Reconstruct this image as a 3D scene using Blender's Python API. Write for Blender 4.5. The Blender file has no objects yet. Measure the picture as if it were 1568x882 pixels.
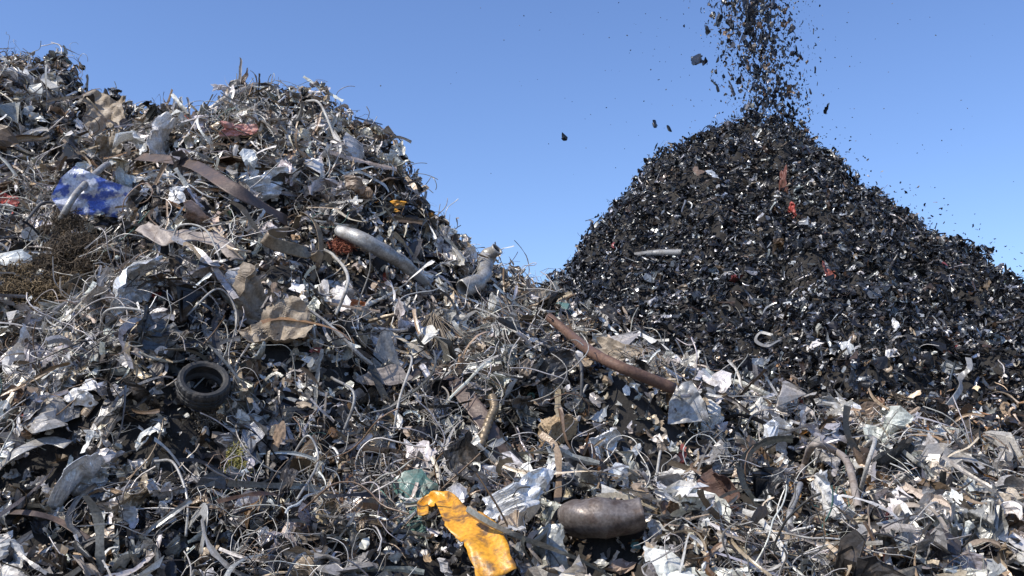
import bpy, math, numpy as np
from mathutils import Vector
D=bpy.data; S=bpy.context.scene
CAMZ=1.7; PITCH=math.radians(8)
# ---------------------------------------------------------------- terrain
def mknoise(seed,wl,n=14):
    r=np.random.default_rng(seed); a=r.uniform(0,2*np.pi,n); k=2*np.pi/(wl*r.uniform(.6,1.6,n)); p=r.uniform(0,6.28,n)
    def f(x,y):
        s=0
        for i in range(n): s=s+np.sin(k[i]*(x*np.cos(a[i])+y*np.sin(a[i]))+p[i])
        return s/np.sqrt(n/2)
    return f
N1=mknoise(1,2.6);N2=mknoise(2,1.0);N3=mknoise(3,.45);N4=mknoise(4,3.0);N5=mknoise(5,1.3)
crest=np.array([(-14,5.2,13),(-9,6.3,13.2),(-6.79,6.40,13.4),(-5.93,6.40,13.3),(-5.60,6.0,13.2),(-4.77,5.66,12.8),(-3.82,5.66,12.5),(-3.32,5.98,12.4),
(-2.58,5.98,12.3),(-2.40,5.72,12.3),(-1.92,5.52,12.4),(-1.57,5.20,12.4),(-1.35,4.78,12.4),(-1.18,4.35,12.4),(-.79,4.02,12.5),(-.54,3.82,12.5),
(-.03,3.66,12.6),(.09,3.40,12.6),(.53,3.24,12.6)])
k=crest[:,2]/12.5
cx=list(crest[:,0]*k); cz=list(1.7+(crest[:,1]-1.7)*k); cy=list(crest[:,2])
for a in [(1.35,2.50,11.5),(1.9,2.02,10.6),(3.33,1.70,9.8),(4.5,1.18,8.9),(7,.9,8.4),(12,.5,8)]:
    cx.append(a[0]);cz.append(a[1]);cy.append(a[2])
cx=np.array(cx);cz=np.array(cz);cy=np.array(cy)
def Hfront(x,y):
    x=np.asarray(x,float);y=np.asarray(y,float)
    zc=np.interp(x,cx,cz); yc=np.interp(x,cx,cy)
    zb=np.interp(x,[-14,0,4,8],[.85,.82,.74,.5])
    f=(y-6)/(yc-6)
    front=zb+(zc-zb)*f
    front=np.where(f<0,zb+.8*(y-6),front)
    back=zc-.8*(y-yc)
    h=np.where(y<yc,front,back)
    bell=np.clip(4*f*(1-f),0,1)
    h=h+bell*(.20*N1(x,y)) + .095*N2(x,y)+.055*N3(x,y)
    return h
PX,PY=6.2,24.
Lr=([0,.8,1.8,2.98,3.61,4.73,4.9,5.3,6.5,8,10,13,18],[9.20,9.05,8.5,7.75,7.0,5.6,5.15,4.8,4.0,3.2,2.2,1.2,0])
Rr=([0,.6,1.25,1.96,2.81,3.77,4.86,5.67,8,10,12,15,20],[9.20,9.08,8.55,7.55,6.78,6.08,5.2,4.2,3.1,2.3,1.6,.9,0])
Fr=([0,.7,1.3,3,5,7,9,11,13,15,18,22],[9.20,9.02,8.45,7.05,5.55,4.3,3.2,2.3,1.65,1.15,.55,0])
def Hcone(x,y):
    x=np.asarray(x,float);y=np.asarray(y,float)
    dx=x-PX;dy=y-PY; r=np.hypot(dx,dy)+1e-6; c=dx/r
    wl=np.clip(-c,0,1);wr=np.clip(c,0,1);wl=wl*wl*(3-2*wl);wr=wr*wr*(3-2*wr); wf=1-wl-wr
    h=wl*np.interp(r,*Lr)+wr*np.interp(r,*Rr)+wf*np.interp(r,*Fr)
    h=h+.10*N4(x,y)*np.clip(r/3,0,1)+.12*N5(x,y)+.07*N3(x,y)
    return h-.02
def H(x,y): return np.maximum(Hfront(x,y),Hcone(x,y))
def normal(fn,x,y,e=.12):
    hx=(fn(x+e,y)-fn(x-e,y))/(2*e); hy=(fn(x,y+e)-fn(x,y-e))/(2*e)
    n=np.stack([-hx,-hy,np.ones_like(hx)],-1); return n/np.linalg.norm(n,axis=-1,keepdims=True)
SP,CP=math.sin(PITCH),math.cos(PITCH)
tt=np.arange(4.5,34,.015)
KEEP=[]
def spot(px,py,off=0.,rad=.12):
    """surface point of the heaps seen at a given bearing"""
    u=(px-784)/1506; v=(441-py)/1506
    d=np.array([u,CP-v*SP,SP+v*CP])
    X=d[0]*tt;Y=d[1]*tt;Z=CAMZ+d[2]*tt
    i=np.argmax(Z<H(X,Y)); 
    p=np.array([X[i],Y[i],Z[i]]); n=normal(H,np.array([p[0]]),np.array([p[1]]),.3)[0]
    KEEP.append((p[0],p[1],rad))
    return p+n*off, n, tt[i]
# ---------------------------------------------------------------- materials
def nd(nt,t,**kw):
    n=nt.nodes.new(t)
    for a,b in kw.items(): setattr(n,a,b)
    return n
def scrap_mat(name,dirt_or_shading=(.07,.05,.035),dscale=9.,dlo=.5,dhi=.72,rough=(.3,.7),attr=True,color=(.5,.5,.5),metal=.3,bump=.25,bscale=60,dmax=.85):
    m=D.materials.new(name); m.use_nodes=True; nt=m.node_tree; b=nt.nodes["Principled BSDF"]; L=nt.links.new
    tc=nd(nt,'ShaderNodeTexCoord')
    n1=nd(nt,'ShaderNodeTexNoise'); n1.inputs['Scale'].default_value=dscale; n1.inputs['Detail'].default_value=6; n1.inputs['Roughness'].default_value=.65
    L(tc.outputs['Object'],n1.inputs['Vector'])
    n2=nd(nt,'ShaderNodeTexNoise'); n2.inputs['Scale'].default_value=bscale; n2.inputs['Detail'].default_value=4
    L(tc.outputs['Object'],n2.inputs['Vector'])
    mr=nd(nt,'ShaderNodeMapRange'); mr.inputs['From Min'].default_value=dlo; mr.inputs['From Max'].default_value=dhi; mr.inputs['To Max'].default_value=dmax
    L(n1.outputs['Fac'],mr.inputs['Value'])
    mx=nd(nt,'ShaderNodeMix',data_type='RGBA'); mx.inputs['B'].default_value=(*dirt_or_shading,1)
    L(mr.outputs['Result'],mx.inputs['Factor'])
    if attr:
        at=nd(nt,'ShaderNodeAttribute'); at.attribute_name='Col'; L(at.outputs['Color'],mx.inputs['A']); 
        inv=nd(nt,'ShaderNodeMath',operation='SUBTRACT'); inv.inputs[0].default_value=1; L(mr.outputs['Result'],inv.inputs[1])
        mu=nd(nt,'ShaderNodeMath',operation='MULTIPLY'); L(at.outputs['Alpha'],mu.inputs[0]); L(inv.outputs[0],mu.inputs[1]); L(mu.outputs[0],b.inputs['Metallic'])
    else:
        mx.inputs['A'].default_value=(*color,1); b.inputs['Metallic'].default_value=metal
    hs=nd(nt,'ShaderNodeMapRange'); hs.inputs['From Min'].default_value=.3; hs.inputs['From Max'].default_value=.7; hs.inputs['To Min'].default_value=.66; hs.inputs['To Max'].default_value=1.15
    L(n2.outputs['Fac'],hs.inputs['Value'])
    mm=nd(nt,'ShaderNodeMix',data_type='RGBA',blend_type='MULTIPLY'); mm.inputs['Factor'].default_value=1
    L(mx.outputs['Result'],mm.inputs['A']); L(hs.outputs['Result'],mm.inputs['B']); L(mm.outputs['Result'],b.inputs['Base Color'])
    rr=nd(nt,'ShaderNodeMapRange'); rr.inputs['From Min'].default_value=.35; rr.inputs['From Max'].default_value=.7; rr.inputs['To Min'].default_value=rough[0]; rr.inputs['To Max'].default_value=rough[1]
    L(n1.outputs['Fac'],rr.inputs['Value']); L(rr.outputs['Result'],b.inputs['Roughness'])
    bp=nd(nt,'ShaderNodeBump'); bp.inputs['Strength'].default_value=bump; bp.inputs['Distance'].default_value=.01
    L(n2.outputs['Fac'],bp.inputs['Height']); L(bp.outputs['Normal'],b.inputs['Normal'])
    return m
M_SCRAP=scrap_mat('mixed_scrap_metal',dirt_or_shading=(.13,.095,.065),rough=(.24,.6),dlo=.51,dhi=.73,dscale=7)
M_DARK=scrap_mat('shredded_dark_metal',dirt_or_shading=(.026,.023,.02),dscale=7,rough=(.2,.5))
M_SOIL=scrap_mat('dirty_fines',attr=False,color=(.026,.022,.018),dirt_or_shading=(.012,.011,.01),metal=0,rough=(.8,1),bump=.6)
def solid(name,color,metal=.0,rough=(.4,.75),dirt_or_shading=(.09,.065,.045),dlo=.5,dhi=.72,dscale=7,bump=.3,bscale=50,dmax=.85):
    return scrap_mat(name,attr=False,color=color,metal=metal,rough=rough,dirt_or_shading=dirt_or_shading,dlo=dlo,dhi=dhi,dscale=dscale,bump=bump,bscale=bscale,dmax=dmax)
# ---------------------------------------------------------------- mesh helper
def make_mesh(name,V,Q,mat,col=None,smooth=False,parent=None):
    V=np.ascontiguousarray(V,dtype=np.float32);Q=np.ascontiguousarray(Q,dtype=np.int32)
    me=D.meshes.new(name); me.vertices.add(len(V)); me.vertices.foreach_set('co',V.ravel())
    me.loops.add(Q.size); me.loops.foreach_set('vertex_index',Q.ravel())
    me.polygons.add(len(Q)); me.polygons.foreach_set('loop_start',np.arange(len(Q),dtype=np.int32)*4)
    me.polygons.foreach_set('use_smooth',np.full(len(Q),bool(smooth)))
    if col is not None:
        a=me.attributes.new('Col','FLOAT_COLOR','POINT'); a.data.foreach_set('color',np.ascontiguousarray(col,dtype=np.float32).ravel())
    me.update(calc_edges=True); me.validate()
    me.materials.append(mat)
    o=D.objects.new(name,me); S.collection.objects.link(o)
    if parent: o.parent=parent
    return o
def gridQ(nu,nv,wrap=False):
    q=[]
    for i in range(nu-1):
        for j in range(nv if wrap else nv-1):
            j2=(j+1)%nv; q.append((i*nv+j,i*nv+j2,(i+1)*nv+j2,(i+1)*nv+j))
    return np.array(q)
# ---------------------------------------------------------------- fragment templates (unit sized)
def rot(axis,ang):
    axis=axis/np.linalg.norm(axis);K=np.array([[0,-axis[2],axis[1]],[axis[2],0,-axis[0]],[-axis[1],axis[0],0]])
    ang=np.atleast_1d(ang)[:,None,None]
    return np.eye(3)[None]+np.sin(ang)*K+(1-np.cos(ang))*(K@K)
def bend(V,r,amax,wmin=.03,wmax=.4,dmax=.35):
    f=r.uniform(0,2*np.pi); n=np.array([np.cos(f),np.sin(f),0]); t=np.array([-n[1],n[0],0])
    if r.random()<.3: t=t+np.array([0,0,r.normal(0,.3)])
    d=r.uniform(-dmax,dmax)*.5; w=r.uniform(wmin,wmax)
    s=np.clip((V@n-d)/w,0,1); a=s*r.uniform(-amax,amax)
    R=rot(t,a); c=n*d
    return np.einsum('nij,nj->ni',R,V-c)+c
def T_sheet(r,n=6,folds=4,amax=1.8,asp=None,noise=.04,ridge=0.,wmax=.4):
    asp=asp or r.uniform(.3,1)
    u=np.linspace(-.5,.5,n); U,W=np.meshgrid(u,u,indexing='ij')
    ang=np.arctan2(W,U); ph=r.uniform(0,6.28,3)
    rad=1+.16*np.sin(2*ang+ph[0])+.14*np.sin(3*ang+ph[1])+.1*np.sin(5*ang+ph[2])
    if r.random()<.5:
        U2=U*np.sqrt(1-2*W*W)*1.1;W2=W*np.sqrt(1-2*U*U)*1.1
    else: U2,W2=U,W
    V=np.stack([U2*rad,W2*rad*asp,0*U],-1).reshape(-1,3)
    edge=(np.maximum(abs(U),abs(W))>.49).reshape(-1)
    V[edge,:2]+=r.normal(0,.2/n,(edge.sum(),2))
    V[:,2]+=r.normal(0,noise*.4,len(V))
    if ridge:
        for i in range(5):
            f=r.uniform(0,6.28);kk=r.uniform(4,12);V[:,2]+=ridge*np.abs(np.sin((V[:,0]*np.cos(f)+V[:,1]*np.sin(f))*kk+r.uniform(0,6)+.8*np.sin(V[:,1]*8)))*r.choice([-1,1])
    for i in range(folds): V=bend(V,r,amax,.03,wmax)
    V+=r.normal(0,noise*.35,V.shape)
    V-=V.mean(0)
    return V,gridQ(n,n)
def frames(P):
    T=np.gradient(P,axis=0); T/=np.linalg.norm(T,axis=1,keepdims=True)+1e-9
    n=np.cross(T[0],[0.3,.2,1.]);n/=np.linalg.norm(n); Ns=[n]
    for i in range(1,len(P)):
        n=Ns[-1]-T[i]*np.dot(Ns[-1],T[i]); n/=np.linalg.norm(n)+1e-9; Ns.append(n)
    Ns=np.array(Ns); return T,Ns,np.cross(T,Ns)
def sweep(P,rad,sides,sy=1.):
    T,A,B=frames(P); th=np.linspace(0,2*np.pi,sides,endpoint=False)
    rad=np.broadcast_to(rad,(len(P),))
    V=P[:,None]+(A[:,None]*np.cos(th)[None,:,None]+sy*B[:,None]*np.sin(th)[None,:,None])*rad[:,None,None]
    return V.reshape(-1,3),gridQ(len(P),sides,True)
def curve(r,n,turn,planar=.4):
    d=np.array([1.,0,0]); ax=r.normal(0,1,3)*np.array([planar,planar,1]); P=[np.zeros(3)]
    for i in range(n-1):
        ax=ax*.85+r.normal(0,.6,3)*np.array([planar,planar,1])
        R=rot(ax+1e-6,turn*r.uniform(.3,1.3)*min(1.5,np.linalg.norm(ax)))[0]; d=R@d; P.append(P[-1]+d)
    P=np.array(P)/(n-1); return P-P.mean(0)
def T_strip(r,n=11,w=None,turn=None):
    w=w or r.uniform(.05,.14); P=curve(r,n,turn or r.uniform(.05,.5),.2); T,A,B=frames(P)
    tw=np.linspace(0,r.normal(0,1.2),n)+r.uniform(0,6.28); X=A*np.cos(tw)[:,None]+B*np.sin(tw)[:,None]
    wv=w*(1+r.normal(0,.15,n))[:,None]
    V=np.stack([P-X*wv/2,P+T*.0,P+X*wv/2],1); V[:,1]+=np.cross(T,X)*w*r.uniform(-.25,.25)
    return V.reshape(-1,3),gridQ(n,3)
def T_wire(r,n=14,rad=.008,sides=4,turn=None):
    return sweep(curve(r,n,turn or r.uniform(.12,.6),.45),rad,sides)
def T_tangle(r,n=46,rad=.006):
    t=np.linspace(0,r.uniform(2,4)*2*np.pi,n); R0=.3+.12*np.sin(t*.37+r.uniform(0,6))
    P=np.stack([R0*np.cos(t),R0*np.sin(t)*r.uniform(.5,1),.12*np.sin(t*.6+r.uniform(0,6))+.04*t/6],-1)+np.cumsum(r.normal(0,.02,(n,3)),0)
    return sweep(P-P.mean(0),rad,3)
def cubeS(n):
    u=np.linspace(-1,1,n);U,W=np.meshgrid(u,u,indexing='ij');o=np.ones_like(U);Vs=[];Qs=[];c=0
    for f in [(U,W,o),(W,U,-o),(o,U,W),(-o,W,U),(W,o,U),(U,-o,W)]:
        Vs.append(np.stack(f,-1).reshape(-1,3));Qs.append(gridQ(n,n)+c);c+=n*n
    return np.concatenate(Vs),np.concatenate(Qs)
def T_chunk(r,n=4,rough=.22):
    V,Q=cubeS(n); s=V/np.linalg.norm(V,axis=1,keepdims=True); V=V*.45+s*.55*r.uniform(.6,1.2)
    for k_ in range(5):
        d=r.normal(0,1,3); V=V+rough*np.sin((V@d)*r.uniform(1,3)+r.uniform(0,6))[:,None]*r.normal(0,.5,3)
    for k_ in range(4):
        d=r.normal(0,1,3);d/=np.linalg.norm(d);e=V@d-r.uniform(.4,.8);V=V-np.maximum(e,0)[:,None]*d
    V=V*np.array([1,r.uniform(.5,1),r.uniform(.3,.9)])*.4
    return V-V.mean(0),Q
def T_can(r,n=6,sides=10):
    P=np.stack([np.linspace(-.5,.5,n),0*np.arange(n),0*np.arange(n)],-1)
    V,Q=sweep(P,r.uniform(.1,.25),sides); 
    for i in range(2): V=bend(V,r,1.0,.1,.4)
    V[:,2]*=r.uniform(.3,1); V+=r.normal(0,.015,V.shape); return V,Q
def T_spring(r):
    n=40;t=np.linspace(0,5*2*np.pi,n);P=np.stack([t/31.4-.5,.09*np.cos(t),.09*np.sin(t)],-1);return sweep(P,.016,4)
PAL_L=np.array([(.70,.67,.62,.2,.19),(.83,.79,.72,.0,.13),(.52,.50,.465,.3,.16),(.33,.315,.29,.3,.12),(.55,.46,.35,.0,.10),(.36,.27,.18,.0,.075),(.17,.115,.07,.1,.085),
(.05,.046,.042,.3,.11),(.14,.135,.13,.5,.05),(.42,.12,.09,0,.002),(.48,.25,.08,0,.002),(.14,.2,.36,0,.001),(.1,.19,.17,0,.002)])
PAL_D=np.array([(.020,.020,.022,.3,.36),(.045,.046,.05,.5,.26),(.11,.115,.12,.6,.15),(.28,.285,.29,.6,.10),(.58,.58,.57,.3,.05),(.07,.045,.03,0,.05),(.2,.15,.10,0,.022),(.25,.06,.05,0,.001)])
def pick(pal,n,r):
    i=r.choice(len(pal),n,p=pal[:,4]/pal[:,4].sum()); c=pal[i,:4].copy(); c[:,:3]*=r.uniform(.7,1.2,(n,1)); c[:,:3]*=1+r.normal(0,.025,(n,3))
    return np.clip(c,.008,.87)
class Acc:
    def __init__(s): s.V=[];s.Q=[];s.C=[];s.n=0
    def add(s,temps,pos,nrm,size,tilt,col,r,stretch=None):
        N=len(pos); tid=r.integers(0,len(temps),N)
        a=np.cross(nrm,np.array([0.,1.,.01]));a/=np.linalg.norm(a,axis=1,keepdims=True);b=np.cross(nrm,a)
        B=np.stack([a,b,nrm],-1)
        def Rz(t):
            c,s_=np.cos(t),np.sin(t);z=0*t;o=z+1;return np.stack([c,-s_,z,s_,c,z,z,z,o],-1).reshape(-1,3,3)
        def Rx(t):
            c,s_=np.cos(t),np.sin(t);z=0*t;o=z+1;return np.stack([o,z,z,z,c,-s_,z,s_,c],-1).reshape(-1,3,3)
        R=B@Rz(r.uniform(0,6.283,N))@Rx(r.normal(0,tilt,N))@Rz(r.uniform(0,6.283,N))
        R=R*size[:,None,None]
        for k_,(V,Q) in enumerate(temps):
            I=np.where(tid==k_)[0]
            if not len(I): continue
            W=np.einsum('nij,vj->nvi',R[I],V)
            if stretch is not None: W=W*np.array([1,1,stretch])
            W=W+pos[I][:,None]
            s.V.append(W.reshape(-1,3)); s.Q.append((Q[None]+(np.arange(len(I))*len(V))[:,None,None]+s.n).reshape(-1,4))
            s.C.append(np.repeat(col[I],len(V),0)); s.n+=len(I)*len(V)
    def build(s,name,mat,smooth=False,parent=None):
        return make_mesh(name,np.concatenate(s.V),np.concatenate(s.Q),mat,np.concatenate(s.C),smooth,parent)
r=np.random.default_rng(11)
SH_S=[T_sheet(r,5,3,1.6) for i in range(30)]; SH_M=[T_sheet(r,8,5,1.5,noise=.03,ridge=.025,wmax=.2) for i in range(34)]; SH_L=[T_sheet(r,17,11,1.3,noise=.012,ridge=.03,wmax=.16) for i in range(34)]
ST=[T_strip(r) for i in range(26)]; STL=[T_strip(r,18,r.uniform(.02,.06),r.uniform(.05,.3)) for i in range(22)]
CU=[T_strip(r,9,r.uniform(.16,.38),r.uniform(.25,.7)) for i in range(30)]
WI=[T_wire(r) for i in range(24)]; WT=[T_wire(r,18,.004,3) for i in range(20)]; HO=[T_wire(r,18,.010,6,turn=r.uniform(.05,.35)) for i in range(14)]
WL=[T_wire(r,30,.0045,4,turn=r.uniform(.12,.38)) for i in range(20)]
TA=[T_tangle(r) for i in range(12)]; CH=[T_chunk(r) for i in range(20)]; CA=[T_can(r) for i in range(14)]; SPG=[T_spring(r)]
SH_T=[T_sheet(r,3,2,1.3,noise=.08) for i in range(24)]; CHB=[T_chunk(r,7,.3) for i in range(14)]
# ---------------------------------------------------------------- individual objects
def crspline(P,m=10):
    P=np.array(P,float); P=np.vstack([2*P[0]-P[1],P,2*P[-1]-P[-2]]);out=[]
    for i in range(1,len(P)-2):
        for t in np.linspace(0,1,m,endpoint=False):
            a,b,c,d=P[i-1],P[i],P[i+1],P[i+2]
            out.append(.5*((2*b)+(c-a)*t+(2*a-5*b+4*c-d)*t*t+(3*b-a-3*c+d)*t**3))
    out.append(P[-2]); return np.array(out)
def finish(o,solid_t=None):
    if solid_t:
        m=o.modifiers.new('s','SOLIDIFY');m.thickness=solid_t;m.offset=0
    return o
def pts(L,rad=.12): 
    out=[]
    for i,a in enumerate(L):
        out.append(spot(a[0],a[1],a[2] if len(a)>2 else .1,rad)[0])
    for a,b in zip(out[:-1],out[1:]):
        for s in (.25,.5,.75): q=a*(1-s)+b*s; KEEP.append((q[0],q[1],rad))
    return out
def pipe(name,L,rpx,mat,dent=.0,seed=0,wall=.82,sy=1.,corr=0,rad=.1,ns=14,wl=5):
    P=crspline(pts(L,rad)); t=spot(L[0][0],L[0][1])[2]; R0=rpx*t/1506
    rad=R0*np.ones(len(P))
    if corr: 
        P=crspline(P,3); rad=R0*(1+.16*np.sin(np.arange(len(P))*corr))
    V1,Q1=sweep(P,rad,ns,sy)
    V2,Q2=sweep(P,rad*wall,ns,sy)
    if dent:
        c=np.repeat(P,ns,0); wob=mknoise(seed+50,R0*wl)(V1[:,0]+V1[:,2],V1[:,1]+.5*V1[:,2]); wob=np.minimum(wob,.5); V1=c+(V1-c)*(1+dent*wob[:,None]*.5); V2=c+(V2-c)*(1+dent*wob[:,None]*.5)
    k_=len(V1);n=len(P)
    e=[]
    for j in range(ns):
        j2=(j+1)%ns; e.append((j,k_+j,k_+j2,j2)); b=(n-1)*ns; e.append((b+j,b+j2,k_+b+j2,k_+b+j))
    return make_mesh(name,np.vstack([V1,V2]),np.vstack([Q1,Q2[:,::-1]+k_,e]),mat,smooth=True)
def strap(name,L,wpx,mat,th=.005,face=(0,-.55,.8),twist=0,cup=.0,seed=0,rad=.14,rag=.025,wob=.0):
    P=crspline(pts(L,rad));T,_,_=frames(P);t=spot(L[0][0],L[0][1])[2]
    if np.isscalar(wpx): w=np.full(len(P),wpx*t/1506)
    else: w=np.interp(np.linspace(0,1,len(P)),np.linspace(0,1,len(wpx)),wpx)*t/1506
    f=np.array(face)/np.linalg.norm(face); tw=np.linspace(0,twist,len(P))
    X=np.cross(T,f);X/=np.linalg.norm(X,axis=1,keepdims=True);Y=np.cross(X,T)
    Xr=X*np.cos(tw)[:,None]+Y*np.sin(tw)[:,None];Yr=np.cross(Xr,T)
    rr_=np.random.default_rng(seed); m=10; s=np.linspace(-.5,.5,m)
    ed=w*(1+rr_.normal(0,rag,len(P)))
    V=P[:,None]+Xr[:,None]*(s[None,:,None]*ed[:,None,None])+Yr[:,None]*(cup*w[:,None,None]*(s[None,:,None]**2))
    if wob: V=V+Yr[:,None]*(wob*mknoise(seed,.16)(V[...,0]+V[...,2],V[...,1]-V[...,2]))[...,None]
    o=make_mesh(name,V.reshape(-1,3),gridQ(len(P),m),mat,smooth=True); return finish(o,solid_t=th)
def sheet(name,px,py,wpx,hpx,mat,seed=0,folds=7,amax=.9,ang=0.,off=.1,n=34,up=.5,th=.004,ridge=.05,outline=None,smooth=False):
    rr_=np.random.default_rng(seed); t0=spot(px,py)[2]; c,nm,t=spot(px,py,off,.5*wpx*t0/1506); w=wpx*t/1506;h=hpx*t/1506
    for s in (-.3,.3): spot(px+s*wpx,py+.2*hpx,0,.3*wpx*t/1506)
    if outline is None:
        V,Q=T_sheet(rr_,n,0,asp=1,noise=.0)
    else:
        u=np.linspace(-.5,.5,n);U,Wg=np.meshgrid(u,u,indexing='ij'); aa=np.arctan2(Wg,U); q=np.maximum(abs(U),abs(Wg))*2
        O=np.array(outline,float); oc=O.mean(0); oa=np.arctan2(O[:,1]-oc[1],O[:,0]-oc[0]); 
        O=O[np.argsort(oa)]
        dirs=np.stack([np.cos(aa),np.sin(aa)],-1); best=np.full(aa.shape,9.)
        for i in range(len(O)):
            p=O[i]-oc;e=O[(i+1)%len(O)]-O[i]; den=dirs[...,0]*e[1]-dirs[...,1]*e[0]
            with np.errstate(all='ignore'):
                tq=(p[0]*e[1]-p[1]*e[0])/den; sq=(p[0]*dirs[...,1]-p[1]*dirs[...,0])/den
            ok=(tq>0)&(sq>=-1e-6)&(sq<=1+1e-6); best=np.where(ok&(tq<best),tq,best)
        best=np.where(best>8,.4,best)
        V=np.stack([dirs[...,0]*best*q+oc[0],dirs[...,1]*best*q+oc[1],0*q],-1).reshape(-1,3);Q=gridQ(n,n)
    for k_ in range(7):
        f=rr_.uniform(0,6.28); kk=rr_.uniform(3,9); ph=rr_.uniform(0,6); q=np.sin(V[:,0]*np.cos(f)*kk+V[:,1]*np.sin(f)*kk+ph+.9*np.sin(V[:,1]*7+ph)+.7*np.sin(V[:,0]*9+ph*2)); V[:,2]+=ridge*.7*np.abs(q)*rr_.choice([-1,1])
    for k_ in range(folds): V=bend(V,rr_,amax,.02,.25,.8)
    V[:,2]-=V[:,2].mean()
    ca,sa=math.cos(ang),math.sin(ang); V=np.stack([V[:,0]*w,V[:,1]*h,V[:,2]*(w+h)/2],-1)
    V=np.stack([V[:,0]*ca-V[:,1]*sa,V[:,0]*sa+V[:,1]*ca,V[:,2]],-1)
    tc=np.array([-c[0],-c[1],CAMZ-c[2]]);tc/=np.linalg.norm(tc); Nn=tc*(1-up)+nm*up;Nn/=np.linalg.norm(Nn)
    X=-np.cross(Nn,[0,0,1.]);X/=np.linalg.norm(X);Y=np.cross(Nn,X)
    V=c+V[:,:1]*X+V[:,1:2]*Y+V[:,2:]*Nn
    o=make_mesh(name,V,Q,mat,smooth=smooth); return finish(o,solid_t=th)
def chunk(name,px,py,wpx,mat,seed=0,off=.08,rough=.2,n=16,sc=(1,1,1)):
    rr_=np.random.default_rng(seed);V,Q=T_chunk(rr_,n,rough); c,nm,t=spot(px,py,off,.2)
    V/= (V.max(0)-V.min(0)).max(); nz=mknoise(seed,.12);V=V*(1+.07*nz(V[:,0]+V[:,2]*.7,V[:,1]-V[:,2]*.6))[:,None]
    return make_mesh(name,c+V*np.array(sc)*wpx*t/1506,Q,mat,smooth=False)
M_FIB=scrap_mat('fibre',dirt_or_shading=(.08,.06,.04),rough=(.85,1))
def fibres(name,px,py,wpx,hpx,col,nf=900,seed=0,rad=.0035,ln=.3,off=.08):
    rr_=np.random.default_rng(seed);c,nm,t=spot(px,py,off,.4*wpx*6/1506);w=wpx*t/1506;h=hpx*t/1506
    Tm=[T_wire(rr_,9,rad/ln,3,turn=rr_.uniform(.4,.9)) for _ in range(14)]; a=Acc()
    q=rr_.normal(0,.2,(nf,3)); cl=rr_.normal(0,.25,(14,3)); q=q*.55+cl[rr_.integers(0,14,nf)]
    X=np.array([1,0,0]);Y=np.array([0,.6,.8])
    pos=c+q[:,:1]*w*X+q[:,1:2]*h*Y+np.abs(q[:,2:])*min(w,h)*.6*nm
    cc=np.tile([*col,0.],(nf,1)); cc[:,:3]*=rr_.uniform(.4,1.4,(nf,1)); nn_=np.tile(nm,(nf,1))
    a.add(Tm,pos,nn_,rr_.uniform(.5,1.2,nf)*ln,1.2,cc,rr_); return a.build(name,M_FIB,True)
m_rub=solid('black_rubber',(.03,.03,.03),0,(.5,.8),dirt_or_shading=(.12,.10,.08))
m_rust=solid('rusty_steel',(.15,.085,.06),.2,(.5,.9),dirt_or_shading=(.24,.15,.10),dscale=16)
m_drust=solid('dark_rusty_steel',(.10,.055,.04),.2,(.5,.9),dirt_or_shading=(.2,.12,.08),dscale=12)
m_brown=solid('brown_oxidised_steel',(.12,.09,.075),.3,(.4,.7),dirt_or_shading=(.2,.13,.1))
m_taupe=solid('dusty_strap',(.34,.29,.25),.1,(.5,.8),dirt_or_shading=(.16,.11,.08))
m_drum=solid('scorched_drum_steel',(.24,.205,.18),.35,(.35,.65),dirt_or_shading=(.09,.06,.045),dscale=9,dlo=.42,dhi=.62)
m_alu=solid('crumpled_aluminium',(.84,.83,.80),.4,(.22,.5),dirt_or_shading=(.3,.28,.25),dmax=.5)
m_white=solid('white_painted_metal',(.83,.80,.75),0,(.35,.6),dirt_or_shading=(.35,.31,.26),dmax=.6)
m_grey=solid('grey_painted_steel',(.25,.25,.245),.2,(.4,.7),dirt_or_shading=(.14,.12,.10))
m_lgrey=solid('galvanised_steel',(.42,.41,.385),.3,(.35,.6),dirt_or_shading=(.2,.17,.14),dscale=10,dlo=.45,dhi=.68)
m_tan=solid('tan_sheet',(.36,.29,.21),0,(.5,.8),dirt_or_shading=(.16,.12,.08))
m_bronze=solid('bronze_sheet',(.26,.20,.13),.35,(.35,.6),dirt_or_shading=(.1,.08,.05))
m_orange=solid('orange_paint',(.74,.34,.03),0,(.3,.5),dirt_or_shading=(.12,.07,.04),dlo=.48,dhi=.62,dscale=9)  # dark patches paint the panel's black shading in along with dirt
m_red=solid('red_paint',(.42,.07,.05),0,(.4,.6),dirt_or_shading=(.15,.06,.05))
m_pink=solid('faded_red_plastic',(.6,.27,.22),0,(.4,.6),dirt_or_shading=(.4,.3,.25))
m_blue=solid('blue_painted_panel',(.10,.16,.50),.1,(.2,.45),dirt_or_shading=(.70,.71,.75),dlo=.50,dhi=.57,dscale=6,dmax=.9)  # near-white patches paint white reflections into the blue along with scuffs
m_foam=solid('tan_foam',(.42,.31,.19),0,(.85,1),dirt_or_shading=(.25,.16,.08),bump=.8)
m_pale=solid('pale_cable',(.46,.44,.40),0,(.4,.7)); m_dk=solid('dark_cable',(.08,.08,.08),0,(.4,.7))
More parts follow.
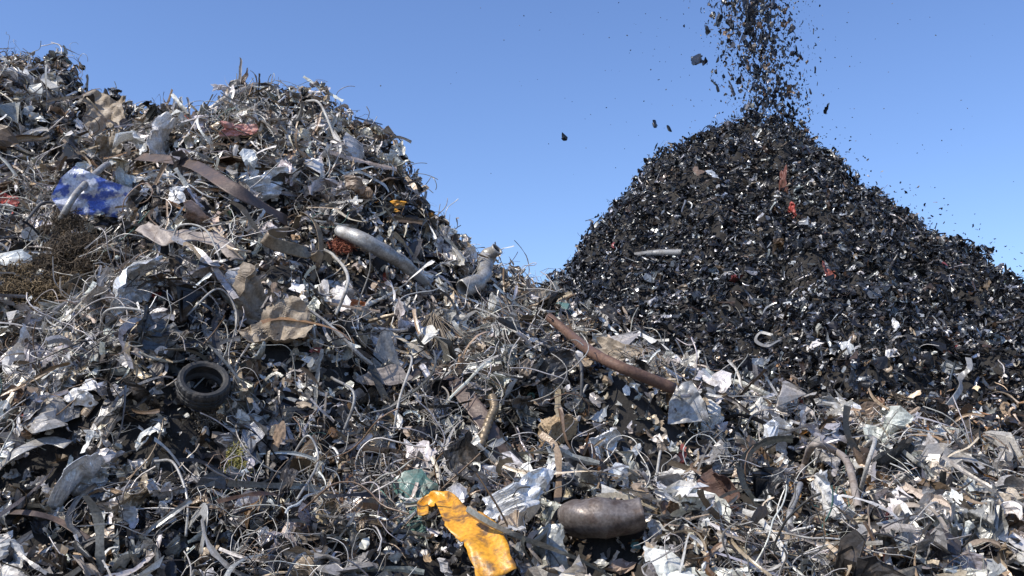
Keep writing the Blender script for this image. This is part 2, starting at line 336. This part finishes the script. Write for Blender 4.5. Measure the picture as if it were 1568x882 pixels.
def tyre(name,px,py,dpx,mat,axis):
    c,nm,t=spot(px,py,.2,.24); R=dpx/2*t/1506
    prof=[(.70,-.26),(.78,-.32),(.9,-.33),(.97,-.28),(1,-.2),(1,-.1),(.96,-.09),(.96,-.05),(1,-.04),(1,.04),(.96,.05),(.96,.09),(1,.1),(1,.2),(.97,.28),(.9,.33),(.78,.32),(.70,.26),(.72,.18),(.80,.1),(.80,-.1),(.72,-.18)]
    ns=72;ax=np.array(axis,float);ax/=np.linalg.norm(ax);u=np.cross(ax,[0,0,1.]);u/=np.linalg.norm(u);v=np.cross(ax,u);V=[]
    for i in range(ns):
        th=2*np.pi*i/ns
        for (a,b) in prof:
            q=a-(.02 if (i%3==0 and a>.95) else 0); V.append(c+R*(q*(u*math.cos(th)+v*math.sin(th))+b*1.3*ax))
    m=len(prof);Q=[(i*m+j,i*m+(j+1)%m,((i+1)%ns)*m+(j+1)%m,((i+1)%ns)*m+j) for i in range(ns) for j in range(m)]
    return make_mesh(name,np.array(V),np.array(Q),mat,smooth=False)
tyre('rubber_tyre',298,617,78,m_rub,(.3,-.72,.66))
strap('steel_strap',[(236,264,.26),(290,292,.3),(350,328,.3),(422,364,.22)],20,m_brown,seed=1,face=(.1,-.9,.5),rad=.2)
strap('woven_strap',[(232,366,.2),(262,386,.18),(310,392,.22),(345,396,.16),(372,412,.1)],25,m_taupe,seed=2,twist=.4,face=(.1,-.9,.5),wob=.01)
sheet('blue_panel',163,322,124,74,m_blue,seed=6,folds=3,amax=.3,ang=-.06,off=.2,up=.1,ridge=.035,outline=[(-.5,-.2),(-.35,-.5),(.45,-.4),(.5,.2),(.1,.3),(-.3,.5),(-.42,.2)])
pipe('grey_hose',[(182,278,.2),(178,306,.38),(160,340,.4),(132,364,.32),(98,370,.15)],4.2,m_lgrey)
strap('curled_strip',[(428,362,.08),(412,385,.25),(410,410,.35),(428,428,.38),(455,434,.3),(488,420,.12)],16,m_bronze,face=(-.5,-1,.1),seed=4,rad=.17)
strap('curled_strip',[(445,370,.1),(462,362,.28),(485,385,.3),(492,410,.2),(470,442,.1)],10,m_bronze,face=(.8,-.6,.2),seed=5)
pipe('rusty_pipe',[(846,514,.2),(880,547,.24),(925,582,.24),(1003,622,.24)],7,m_rust,wall=.8,rad=.24,dent=.12,wl=8)
sheet('crumpled_grey_plate',1027,638,62,68,m_lgrey,seed=8,folds=3,amax=.5,outline=[(-.5,-.5),(.5,-.4),(.4,0),(.1,.5),(-.15,.45),(-.45,0)],off=.2,up=.2,ridge=.03)
sheet('bent_tan_cowl',945,555,80,34,m_tan,seed=9,folds=4,amax=.6,ang=-.4,off=.08)
strap('orange_body_panel',[(638,832,.2),(666,820,.22),(695,818,.24),(710,842,.22),(733,872,.22),(764,911,.14)],[16,18,30,50,58,58],m_orange,face=(.1,-.9,.35),cup=.45,seed=12,rag=.04,rad=.22,wob=.012)
chunk('foam_chunk',845,672,60,m_foam,seed=4,sc=(1,.9,1.1),off=.16)
pipe('crushed_metal_drum',[(885,815,.14),(915,821,.18),(950,825,.2),(995,819,.16)],36,m_drum,dent=.42,seed=22,wall=.96,sy=.75,rad=.28,ns=32,wl=3.2)
sheet('crumpled_tan_sheet',375,482,100,78,m_tan,seed=22,folds=8,amax=1.0,off=.16,up=.3,ang=-.5)
sheet('crumpled_tan_sheet',432,522,88,82,m_tan,seed=29,folds=9,amax=1.1,off=.14,up=.3)
sheet('brown_paper_sack',168,200,62,80,m_tan,seed=24,folds=6,amax=.9,off=.2,up=.15)
sheet('brown_paper_sack',186,240,48,48,m_tan,seed=25,folds=6,amax=.9,off=.16,up=.2)
pipe('dented_duct',[(522,370,.16),(560,395,.2),(600,425,.2),(645,446,.12)],10.5,m_lgrey,dent=.45,seed=3,rad=.18,wl=3.5)
pipe('dented_duct',[(700,452,.12),(722,446,.22),(742,436,.34),(756,428,.5)],13,m_lgrey,dent=.45,seed=5,rad=.14,wl=3.5)
fibres('coir_bundle',140,412,140,95,(.12,.09,.06),3400,1,.004,.16,.10)
fibres('coir_bundle',85,462,110,80,(.22,.16,.09),2600,2,.004,.16,.10)
fibres('yellow_stuffing',345,722,26,60,(.42,.38,.12),450,3,.0025,.1,.1)
fibres('grey_felt_wad',325,640,50,50,(.25,.21,.16),1000,4,.003,.12,.02)
fibres('rust_fibre_wad',522,390,32,26,(.35,.12,.07),400,5,.004,.1,.1)
sheet('grey_steel_plate',563,568,52,64,m_grey,seed=31,folds=2,amax=.4,ridge=.012,off=.24,up=.12,outline=[(-.5,-.45),(-.1,.5),(.15,.45),(.5,-.4)])
sheet('grey_steel_plate',575,608,62,30,m_taupe,seed=32,folds=1,amax=.3,ridge=.01,off=.24,up=.3)
sheet('rusty_perforated_sheet',1105,775,95,72,m_drust,seed=37,folds=8,amax=1.,off=.16,up=.4,ang=-.4)
pipe('bent_steel_tube',[(1222,752,.12),(1232,744,.28),(1262,743,.3),(1300,749,.3),(1315,767,.25),(1318,797,.08)],5.5,m_taupe)
pipe('bent_steel_tube',[(1222,770,.14),(1218,798,.2),(1222,833,.18),(1240,870,.1)],4.5,m_lgrey)
sheet('orange_shard',577,332,44,16,m_orange,seed=41,folds=3,amax=.4,off=.2,up=.1)
sheet('orange_shard',536,495,32,18,solid('burnt_orange',(.5,.15,.04)),seed=42,folds=2,amax=.4,off=.2,up=.2)
sheet('red_panel',14,335,46,46,m_red,seed=43,folds=5,amax=.9,off=.16,up=.2)
sheet('pink_plastic_scrap',372,218,50,20,m_pink,seed=44,folds=4,amax=.6,off=.18,up=.2)
sheet('pink_plastic_scrap',305,344,56,56,solid('dusty_pink_sheet',(.45,.34,.30)),seed=45,folds=5,amax=.8,off=.12,up=.3)
sheet('aluminium_foil',790,795,86,56,m_alu,seed=53,folds=9,amax=1.1,off=.2,up=.3,ridge=.08)
sheet('aluminium_foil',125,745,80,70,m_alu,seed=52,folds=9,amax=1.1,off=.16,up=.3,ang=.8,ridge=.07)
sheet('aluminium_foil',400,300,86,44,m_alu,seed=53,folds=9,amax=1.,off=.16,up=.3,ridge=.06)
sheet('aluminium_foil',1180,690,70,50,m_alu,seed=59,folds=9,amax=1.1,off=.16,up=.3,ridge=.06)
sheet('aluminium_foil',915,700,60,44,m_alu,seed=64,folds=9,amax=1.1,off=.14,up=.3,ridge=.06)
sheet('aluminium_foil',225,470,70,60,m_alu,seed=65,folds=9,amax=1.1,off=.14,up=.3,ridge=.06)
sheet('white_sheet_scrap',1275,825,64,90,m_white,seed=54,folds=8,amax=1.,off=.16,up=.3)
sheet('white_sheet_scrap',1288,640,60,34,m_white,seed=55,folds=5,amax=.7,off=.16,up=.3,ang=-.4)
sheet('white_sheet_scrap',125,620,66,60,m_white,seed=56,folds=8,amax=1.,off=.16,up=.3)
sheet('white_sheet_scrap',270,228,60,62,m_white,seed=57,folds=8,amax=1.,off=.14,up=.3)
sheet('white_sheet_scrap',1025,762,50,52,m_white,seed=58,folds=7,amax=1.,off=.16,up=.3)
strap('bent_metal_strip',[(1478,556,.1),(1476,584,.25),(1462,602,.25),(1456,626,.25),(1438,644,.08)],9,m_lgrey,twist=1.2,rag=.06)
pipe('dark_pipe',[(972,398,.1),(1010,396,.15),(1050,392,.1)],5.5,m_grey)
sheet('red_rag',1205,288,16,50,solid('dull_red_cloth',(.17,.065,.045)),seed=61,folds=4,amax=.7,off=.14,up=.2)
sheet('red_rag',1212,330,13,22,m_red,seed=62,folds=4,amax=.7,off=.14,up=.2)
sheet('red_rag',1272,434,22,26,solid('brick_red_cloth',(.28,.08,.05)),seed=63,folds=5,amax=.8,off=.14,up=.2)
strap('metal_ring',[(1190,520,.1),(1172,526,.22),(1168,540,.26),(1188,546,.22),(1203,530,.12)],5,m_grey,face=(-.6,-.6,.5))
pipe('corrugated_hose',[(748,630,.14),(746,656,.22),(732,678,.22),(728,710,.12)],6,m_bronze,corr=1.1)
strap('dark_belt',[(655,592,.14),(692,625,.2),(728,672,.2),(768,722,.12)],24,m_brown,seed=9,twist=.3,face=(0,-.9,.4),wob=.012,rag=.05)
sheet('pale_slab',820,460,36,22,m_tan,seed=71,folds=1,amax=.2,ridge=.01,off=.1,up=.5,ang=-.2)
strap('grey_strap',[(20,732,.14),(50,715,.18),(85,697,.16),(110,695,.1)],20,m_lgrey,seed=6,rag=.05)
strap('rusty_angle_strip',[(0,804,.12),(60,808,.16),(100,830,.16),(150,850,.12)],11,m_brown,seed=7,rag=.05)
strap('curled_sheet_strip',[(290,826,.1),(318,830,.26),(326,853,.26),(312,878,.16)],18,m_lgrey,face=(-.8,-.5,.3),seed=8,rag=.05)
sheet('tan_board_scrap',418,692,22,46,solid('tan_board',(.45,.31,.2)),seed=72,folds=1,amax=.3,ridge=.01,off=.18,up=.2,ang=-.2)
def brush(name,px,py,hpx,mat):
    c,nm,t=spot(px,py,.12,.2);h=hpx*t/1506;rr_=np.random.default_rng(5);Vs=[];Qs=[];n0=0
    for i in range(80):
        ang=rr_.normal(0,.55);d=np.array([math.sin(ang),-.35+rr_.normal(0,.2),-math.cos(ang)]);e=h*rr_.uniform(.6,1.1)
        s=np.linspace(0,1,8)[:,None];P=c+np.array([0,0,h*.4])+d*e*s+np.array([0,-.1,-.12])*s**2*e+rr_.normal(0,.01,3)
        V,Q=sweep(P,.004,3);Vs.append(V);Qs.append(Q+n0);n0+=len(V)
    return make_mesh(name,np.vstack(Vs),np.vstack(Qs),mat,smooth=True)
brush('frayed_cable_end',652,520,60,m_tan)
for i,(L,w,m_) in enumerate([
 ([(468,165,.1),(485,185,.3),(498,215,.35),(512,245,.25),(520,275,.1)],1.9,m_pale),
 ([(498,400,.15),(503,430,.3),(497,465,.3),(500,500,.12)],2.2,m_pale),
 ([(268,400,.1),(290,388,.3),(330,395,.3),(352,425,.15)],1.6,m_pale),
 ([(610,560,.1),(622,600,.3),(612,650,.3),(598,690,.1)],1.7,m_pale),
 ([(790,478,.1),(812,500,.3),(840,512,.25),(848,488,.1)],1.8,m_pale),
 ([(165,525,.1),(200,512,.25),(240,525,.25),(268,545,.1)],1.8,m_pale),
 ([(440,720,.1),(465,700,.3),(475,740,.3),(455,800,.15)],1.8,m_lgrey),
 ([(940,700,.1),(945,745,.3),(985,765,.25),(1005,700,.1)],2.0,m_pale),
 ([(880,560,.1),(892,600,.3),(888,640,.15)],2.4,m_dk),
 ([(500,590,.1),(512,640,.3),(510,690,.12)],2.2,m_grey),
 ([(240,720,.1),(270,760,.3),(285,800,.2),(290,840,.1)],2,m_lgrey),
 ([(280,500,.1),(310,480,.25),(345,500,.2),(360,540,.1)],1.6,m_pale),
 ([(1310,720,.1),(1345,735,.3),(1340,775,.3),(1318,790,.1)],2.6,m_pale),
 ([(40,345,.1),(52,380,.3),(95,345,.3),(110,330,.1)],2.2,m_dk)]):
    pipe('loose_cable',L,w,m_,wall=.5,rad=.05)
def spray(name,p,vecs,mat):
    Vs=[];Qs=[];n0=0
    for v in vecs:
        s=np.linspace(0,1,14)[:,None];v=np.array(v);P=p+v*s+np.array([0,0,.25])*np.sin(s*2.6)*np.linalg.norm(v)
        V,Q=sweep(P,.005,4);Vs.append(V);Qs.append(Q+n0);n0+=len(V)
    return make_mesh(name,np.vstack(Vs),np.vstack(Qs),mat,smooth=True)
spray('springy_wire',np.array([-1.6,12.3,4.75]),[(.65,0,.0),(.5,.1,.25),(.6,-.1,-.2),(.45,0,-.35)],m_grey)
spray('springy_wire',np.array([-4.6,12.7,5.7]),[(.6,0,.15),(.45,0,.25)],m_grey)
KP=np.array(KEEP)
def near(x,y):
    m=np.zeros(len(x),bool)
    for a,b,c in KP: m|=((x-a)**2+(y-b+.5*c)**2)<c*c
    return m
# ---------------------------------------------------------------- mixed heap
def sample_front(n,r):
    out=[];tot=0
    while tot<n:
        y=r.uniform(4.9,14.6,n*2); x=r.uniform(-13,9,n*2)
        k_=(x>-(.66*y+1.6))&(x<.66*y+1.2)
        hf=Hfront(x,y);hc=Hcone(x,y); k_&=(hf>hc-.15)&(hf>-.05)
        o=np.stack([x[k_],y[k_]],-1); out.append(o); tot+=len(o)
    o=np.concatenate(out)[:n]; return o[:,0],o[:,1]
def posn(fn,x,y,off):
    n=normal(fn,x,y); p=np.stack([x,y,fn(x,y)],-1)+n*off[:,None]; return p,n
NZ=mknoise(21,2.2);NW=mknoise(23,1.8)
def colL(x,y,r):
    c=pick(PAL_L,len(x),r)
    dk=pick(PAL_D,len(x),r); p=np.clip(.07+.17*NZ(x,y)+.22*(x<-.3)*(y<8.2),0,.6); m=r.random(len(x))<p; c[m]=dk[m]
    br=np.clip((x-2.8)/2.6,0,.65)*(y<10); m=r.random(len(x))<br; c[m,:3]*=np.array([.60,.46,.34])
    m=r.random(len(x))<.09+.1*np.clip(NW(x,y),0,1); c[m,:3]*=np.array([.8,.66,.51])
    return c
def grid_terrain(name,fn,x0,x1,y0,y1,st,mat):
    xs=np.arange(x0,x1,st);ys=np.arange(y0,y1,st);X,Y=np.meshgrid(xs,ys,indexing='ij');Z=np.maximum(fn(X,Y)-.06,-.25)
    V=np.stack([X,Y,Z],-1).reshape(-1,3); nu,nv=len(xs),len(ys)
    i=np.arange(nu-1)[:,None]*nv+np.arange(nv-1)[None]; Q=np.stack([i,i+nv,i+nv+1,i+1],-1).reshape(-1,4)
    return make_mesh(name,V,Q,mat,smooth=False)
heapL=grid_terrain('mixed_scrap_heap',Hfront,-16,14,4,23,.1,M_SOIL)
heapR=grid_terrain('shredded_metal_heap',Hcone,-14,28,3,44,.14,M_SOIL)
A=Acc()
def put(temps,n,s0,s1,o0,o1,tilt,acc=A,colf=colL,wz=None,crestcut=0.):
    x,y=sample_front(n,r); size=s0*(s1/s0)**(r.random(n)**1.6); off=r.uniform(o0,o1,n)
    nr=near(x,y); off[nr]=np.minimum(off[nr],.02); kp=~(nr&(size>.16))
    if wz is not None: kp&=(r.random(n)<wz(x,y))
    if crestcut: kp&=~((y>np.interp(x,cx,cy)-crestcut)&(r.random(n)<.8))
    x,y,size,off=x[kp],y[kp],size[kp],off[kp]
    p,nn=posn(Hfront,x,y,off); acc.add(temps,p,nn,size,tilt,colf(x,y,r),r)
wire_zone=lambda x,y: np.clip(.45+.4*NW(x,y)+.35*(x<0)*(y<9),.15,1)
plate_zone=lambda x,y: np.clip(.85-.3*NW(x,y),.3,1)
def colBig(x,y,r):
    c=colL(x,y,r); tan=(c[:,0]-c[:,2])>.12; m=tan&(r.random(len(x))<.5); c[m]=pick(PAL_L[:4],m.sum(),r); return c
put(SH_T,17000,.04,.10,-.03,.10,1.0)
put(SH_S,14000,.08,.2,-.03,.13,.9)
put(CU,7000,.08,.22,-.03,.15,.9)
put(SH_M,9500,.14,.32,-.03,.16,.8,colf=colBig,wz=plate_zone)
put(SH_L,2300,.24,.50,0,.18,.6,colf=colBig,wz=plate_zone,crestcut=.25)
put(ST,9500,.15,.5,0,.17,.6)
put(STL,6500,.4,1.1,.02,.22,.5,crestcut=.3)
put(CH,1800,.06,.16,-.02,.12,.8)
put(CA,1000,.12,.26,0,.13,.7)
A.build('scrap_pieces',M_SCRAP,False,heapL)
W=Acc()
def colW(x,y,r):
    pal=np.array([(.58,.55,.50,.2,.38),(.34,.32,.29,.3,.26),(.05,.05,.05,.1,.24),(.2,.13,.08,.1,.12),(.08,.18,.15,0,.01)]); return pick(pal,len(x),r)
put(WI,9500,.25,.8,.02,.22,.5,W,colW,wire_zone,.4); put(WT,18000,.2,.7,.02,.2,.6,W,colW,wire_zone,.4); put(HO,550,.35,.9,.03,.18,.4,W,colW,None,.5)
put(WL,4000,.6,1.5,.08,.26,.3,W,colW,wire_zone,.7)
put(TA,3200,.25,.55,.04,.18,.5,W,colW,wire_zone,.4); put(SPG,50,.2,.4,.05,.15,.5,W,colW)
W.build('scrap_wires',M_SCRAP,True,heapL)
# ---------------------------------------------------------------- dark shredded heap
def sample_cone(n,r):
    out=[];tot=0
    while tot<n:
        rad=16.5*np.sqrt(r.random(n*3)); th=r.uniform(-np.pi,np.pi,n*3)
        keep=(np.sin(th)<.25)|(r.random(n*3)<.2)
        x=PX+rad*np.cos(th);y=PY+rad*np.sin(th)
        keep&=(Hcone(x,y)>Hfront(x,y)-.12)&(x<.66*y+2.5)&(x>-.3*y)&(y>6.5)
        o=np.stack([x[keep],y[keep]],-1); out.append(o);tot+=len(o)
    o=np.concatenate(out)[:n];return o[:,0],o[:,1]
def colD(x,y,r):
    c=pick(PAL_D,len(x),r); l=pick(PAL_L,len(x),r)
    d=Hcone(x,y)
    p=np.clip(.66-(y-9)*.085-(x-2)*.05,0.025,.8)*.8; m=r.random(len(x))<p; c[m]=l[m]
    m=r.random(len(x))<np.clip((3.0-d)*.3,0,.55)*(x>3); c[m,:3]=c[m,:3]*np.array([1.35,1.0,.7])+.012
    return c
B_=Acc()
def putC(temps,n,s0,s1,o0,o1,tilt,acc=B_):
    x,y=sample_cone(n,r); size=s0*(s1/s0)**(r.random(n)**1.5); off=r.uniform(o0,o1,n)
    nr=near(x,y); off[nr]=np.minimum(off[nr],.02); kp=~(nr&(size>.2)); x,y,size,off=x[kp],y[kp],size[kp],off[kp]
    p,nn=posn(Hcone,x,y,off); acc.add(temps,p,nn,size,tilt,colD(x,y,r),r)
putC(SH_T,30000,.05,.12,-.04,.12,1.)
putC(SH_S,17000,.09,.22,-.03,.16,.9)
putC(CU,26000,.10,.25,-.03,.17,1.)
putC(SH_M,5500,.16,.36,-.02,.18,.8)
putC(ST,15000,.15,.46,0,.19,.8)
putC(CH,3000,.06,.15,-.02,.12,.8)
putC(WI,4000,.25,.6,.02,.18,.6)
putC(CA,1000,.12,.26,0,.14,.7)
B_.build('shredded_pieces',M_DARK,False,heapR)
# ---------------------------------------------------------------- falling debris
F=Acc()
def stream(n,s0,s1,sx,pw,temps):
    z=9.2+5.8*r.random(n)**.85; zz=(z-9.2)/5.8
    x=6.6-.5*np.clip(zz*1.5,0,1)+r.normal(0,1,n)*sx*(.8+.3*zz); y=24+r.normal(0,.5,n)
    nn=r.normal(0,1,(n,3));nn/=np.linalg.norm(nn,axis=1,keepdims=True)
    F.add(temps,np.stack([x,y,z],-1),nn,s0*(s1/s0)**(r.random(n)**pw),1.,pick(palF,n,r),r,stretch=1.5)
palF=np.array([(.03,.035,.045,.3,.6),(.08,.09,.11,.4,.22),(.15,.10,.06,0,.10),(.3,.28,.25,.1,.06)])
stream(2600,.05,.24,.52,1.7,CHB+SH_S+CU)
stream(4200,.018,.07,.62,1.4,SH_T)
big=np.array([(4.72,24,10.95,.46),(5.0,24,11.75,.3),(5.3,24,12.0,.3),(5.5,24.2,12.6,.3),(6.1,24,12.2,.4),(6.0,24,11.7,.36),(7.1,23.8,11.7,.3),(6.7,24,12.4,.3),(6.4,24,11.2,.22),(3.6,24,9.25,.24),(3.95,23.9,9.1,.22),(1.33,24,8.9,.24),(6.5,24.,12.0,.34),(5.7,24.1,12.7,.34),(6.2,24,12.8,.36),(5.6,24,11.9,.34)])
nn=r.normal(0,1,(len(big),3));nn/=np.linalg.norm(nn,axis=1,keepdims=True)
F.add(CHB,big[:,:3],nn,big[:,3]*1.1,1.,pick(palF[:1],len(big),r),r)
n=280; xr=r.uniform(6.5,13.5,n); zr=np.interp(xr,[6,7.5,9.2,11.6,13],[9.5,9.1,7.4,5.8,4.8])+np.abs(r.normal(0,.35,n))
F.add(CHB+SH_T,np.stack([xr,24+r.normal(0,.4,n),zr],-1),np.tile([0,0,1.],(n,1)),r.uniform(.03,.09,n),1.,pick(palF,n,r),r)
n=260; pos=np.stack([r.normal(6,3.2,n),24+r.normal(0,1,n),r.uniform(7.5,14,n)],-1); pos=pos[pos[:,2]>Hcone(pos[:,0],pos[:,1])+.2]; n=len(pos)
F.add(CH,pos,np.tile([0,0,1.],(n,1)),r.uniform(.02,.05,n),1.,pick(palF,n,r),r)
F.build('falling_debris',M_DARK)
# ---------------------------------------------------------------- ground
m_ground=solid('dirt_ground',(.16,.135,.11),0,(.85,1),dirt_or_shading=(.09,.075,.06),dscale=.8,bump=.6,bscale=12)
me=D.meshes.new('ground');me.from_pydata([(-600,-600,0),(600,-600,0),(600,900,0),(-600,900,0)],[],[(0,1,2,3)]);me.materials.append(m_ground)
g=D.objects.new('ground',me);S.collection.objects.link(g)
# ---------------------------------------------------------------- light
sd=Vector((-.60,-.42,.80)).normalized()
el=math.asin(sd.z);az=math.atan2(sd.x,sd.y)
w=D.worlds.new('World');S.world=w;w.use_nodes=True;nt=w.node_tree
sky=nt.nodes.new('ShaderNodeTexSky');sky.sky_type='NISHITA';sky.sun_disc=False;sky.sun_elevation=el;sky.sun_rotation=az%(2*math.pi)
sky.air_density=1.0;sky.dust_density=.7;sky.ozone_density=2.2
tint=nt.nodes.new('ShaderNodeMix');tint.data_type='RGBA';tint.blend_type='MULTIPLY';tint.inputs['Factor'].default_value=1;tint.inputs['B'].default_value=(.92,1.04,1.33,1)
bg=nt.nodes['Background'];bg.inputs['Strength'].default_value=.145;nt.links.new(sky.outputs['Color'],tint.inputs['A']);nt.links.new(tint.outputs['Result'],bg.inputs['Color'])
sl=D.lights.new('sun','SUN');sl.energy=5;sl.angle=math.radians(.5);sl.color=(1,.94,.84)
so=D.objects.new('sun',sl);so.rotation_euler=sd.to_track_quat('Z','Y').to_euler();S.collection.objects.link(so)
S.view_settings.view_transform='Standard';S.view_settings.look='None';S.view_settings.exposure=0
cam=D.cameras.new('camera');cam.sensor_width=36;cam.lens=1506/1568*36;cam.clip_end=2000;cam.clip_start=.1
co=D.objects.new('camera',cam);co.location=(0,0,CAMZ);co.rotation_euler=(math.radians(98),0,0);S.collection.objects.link(co);S.camera=co
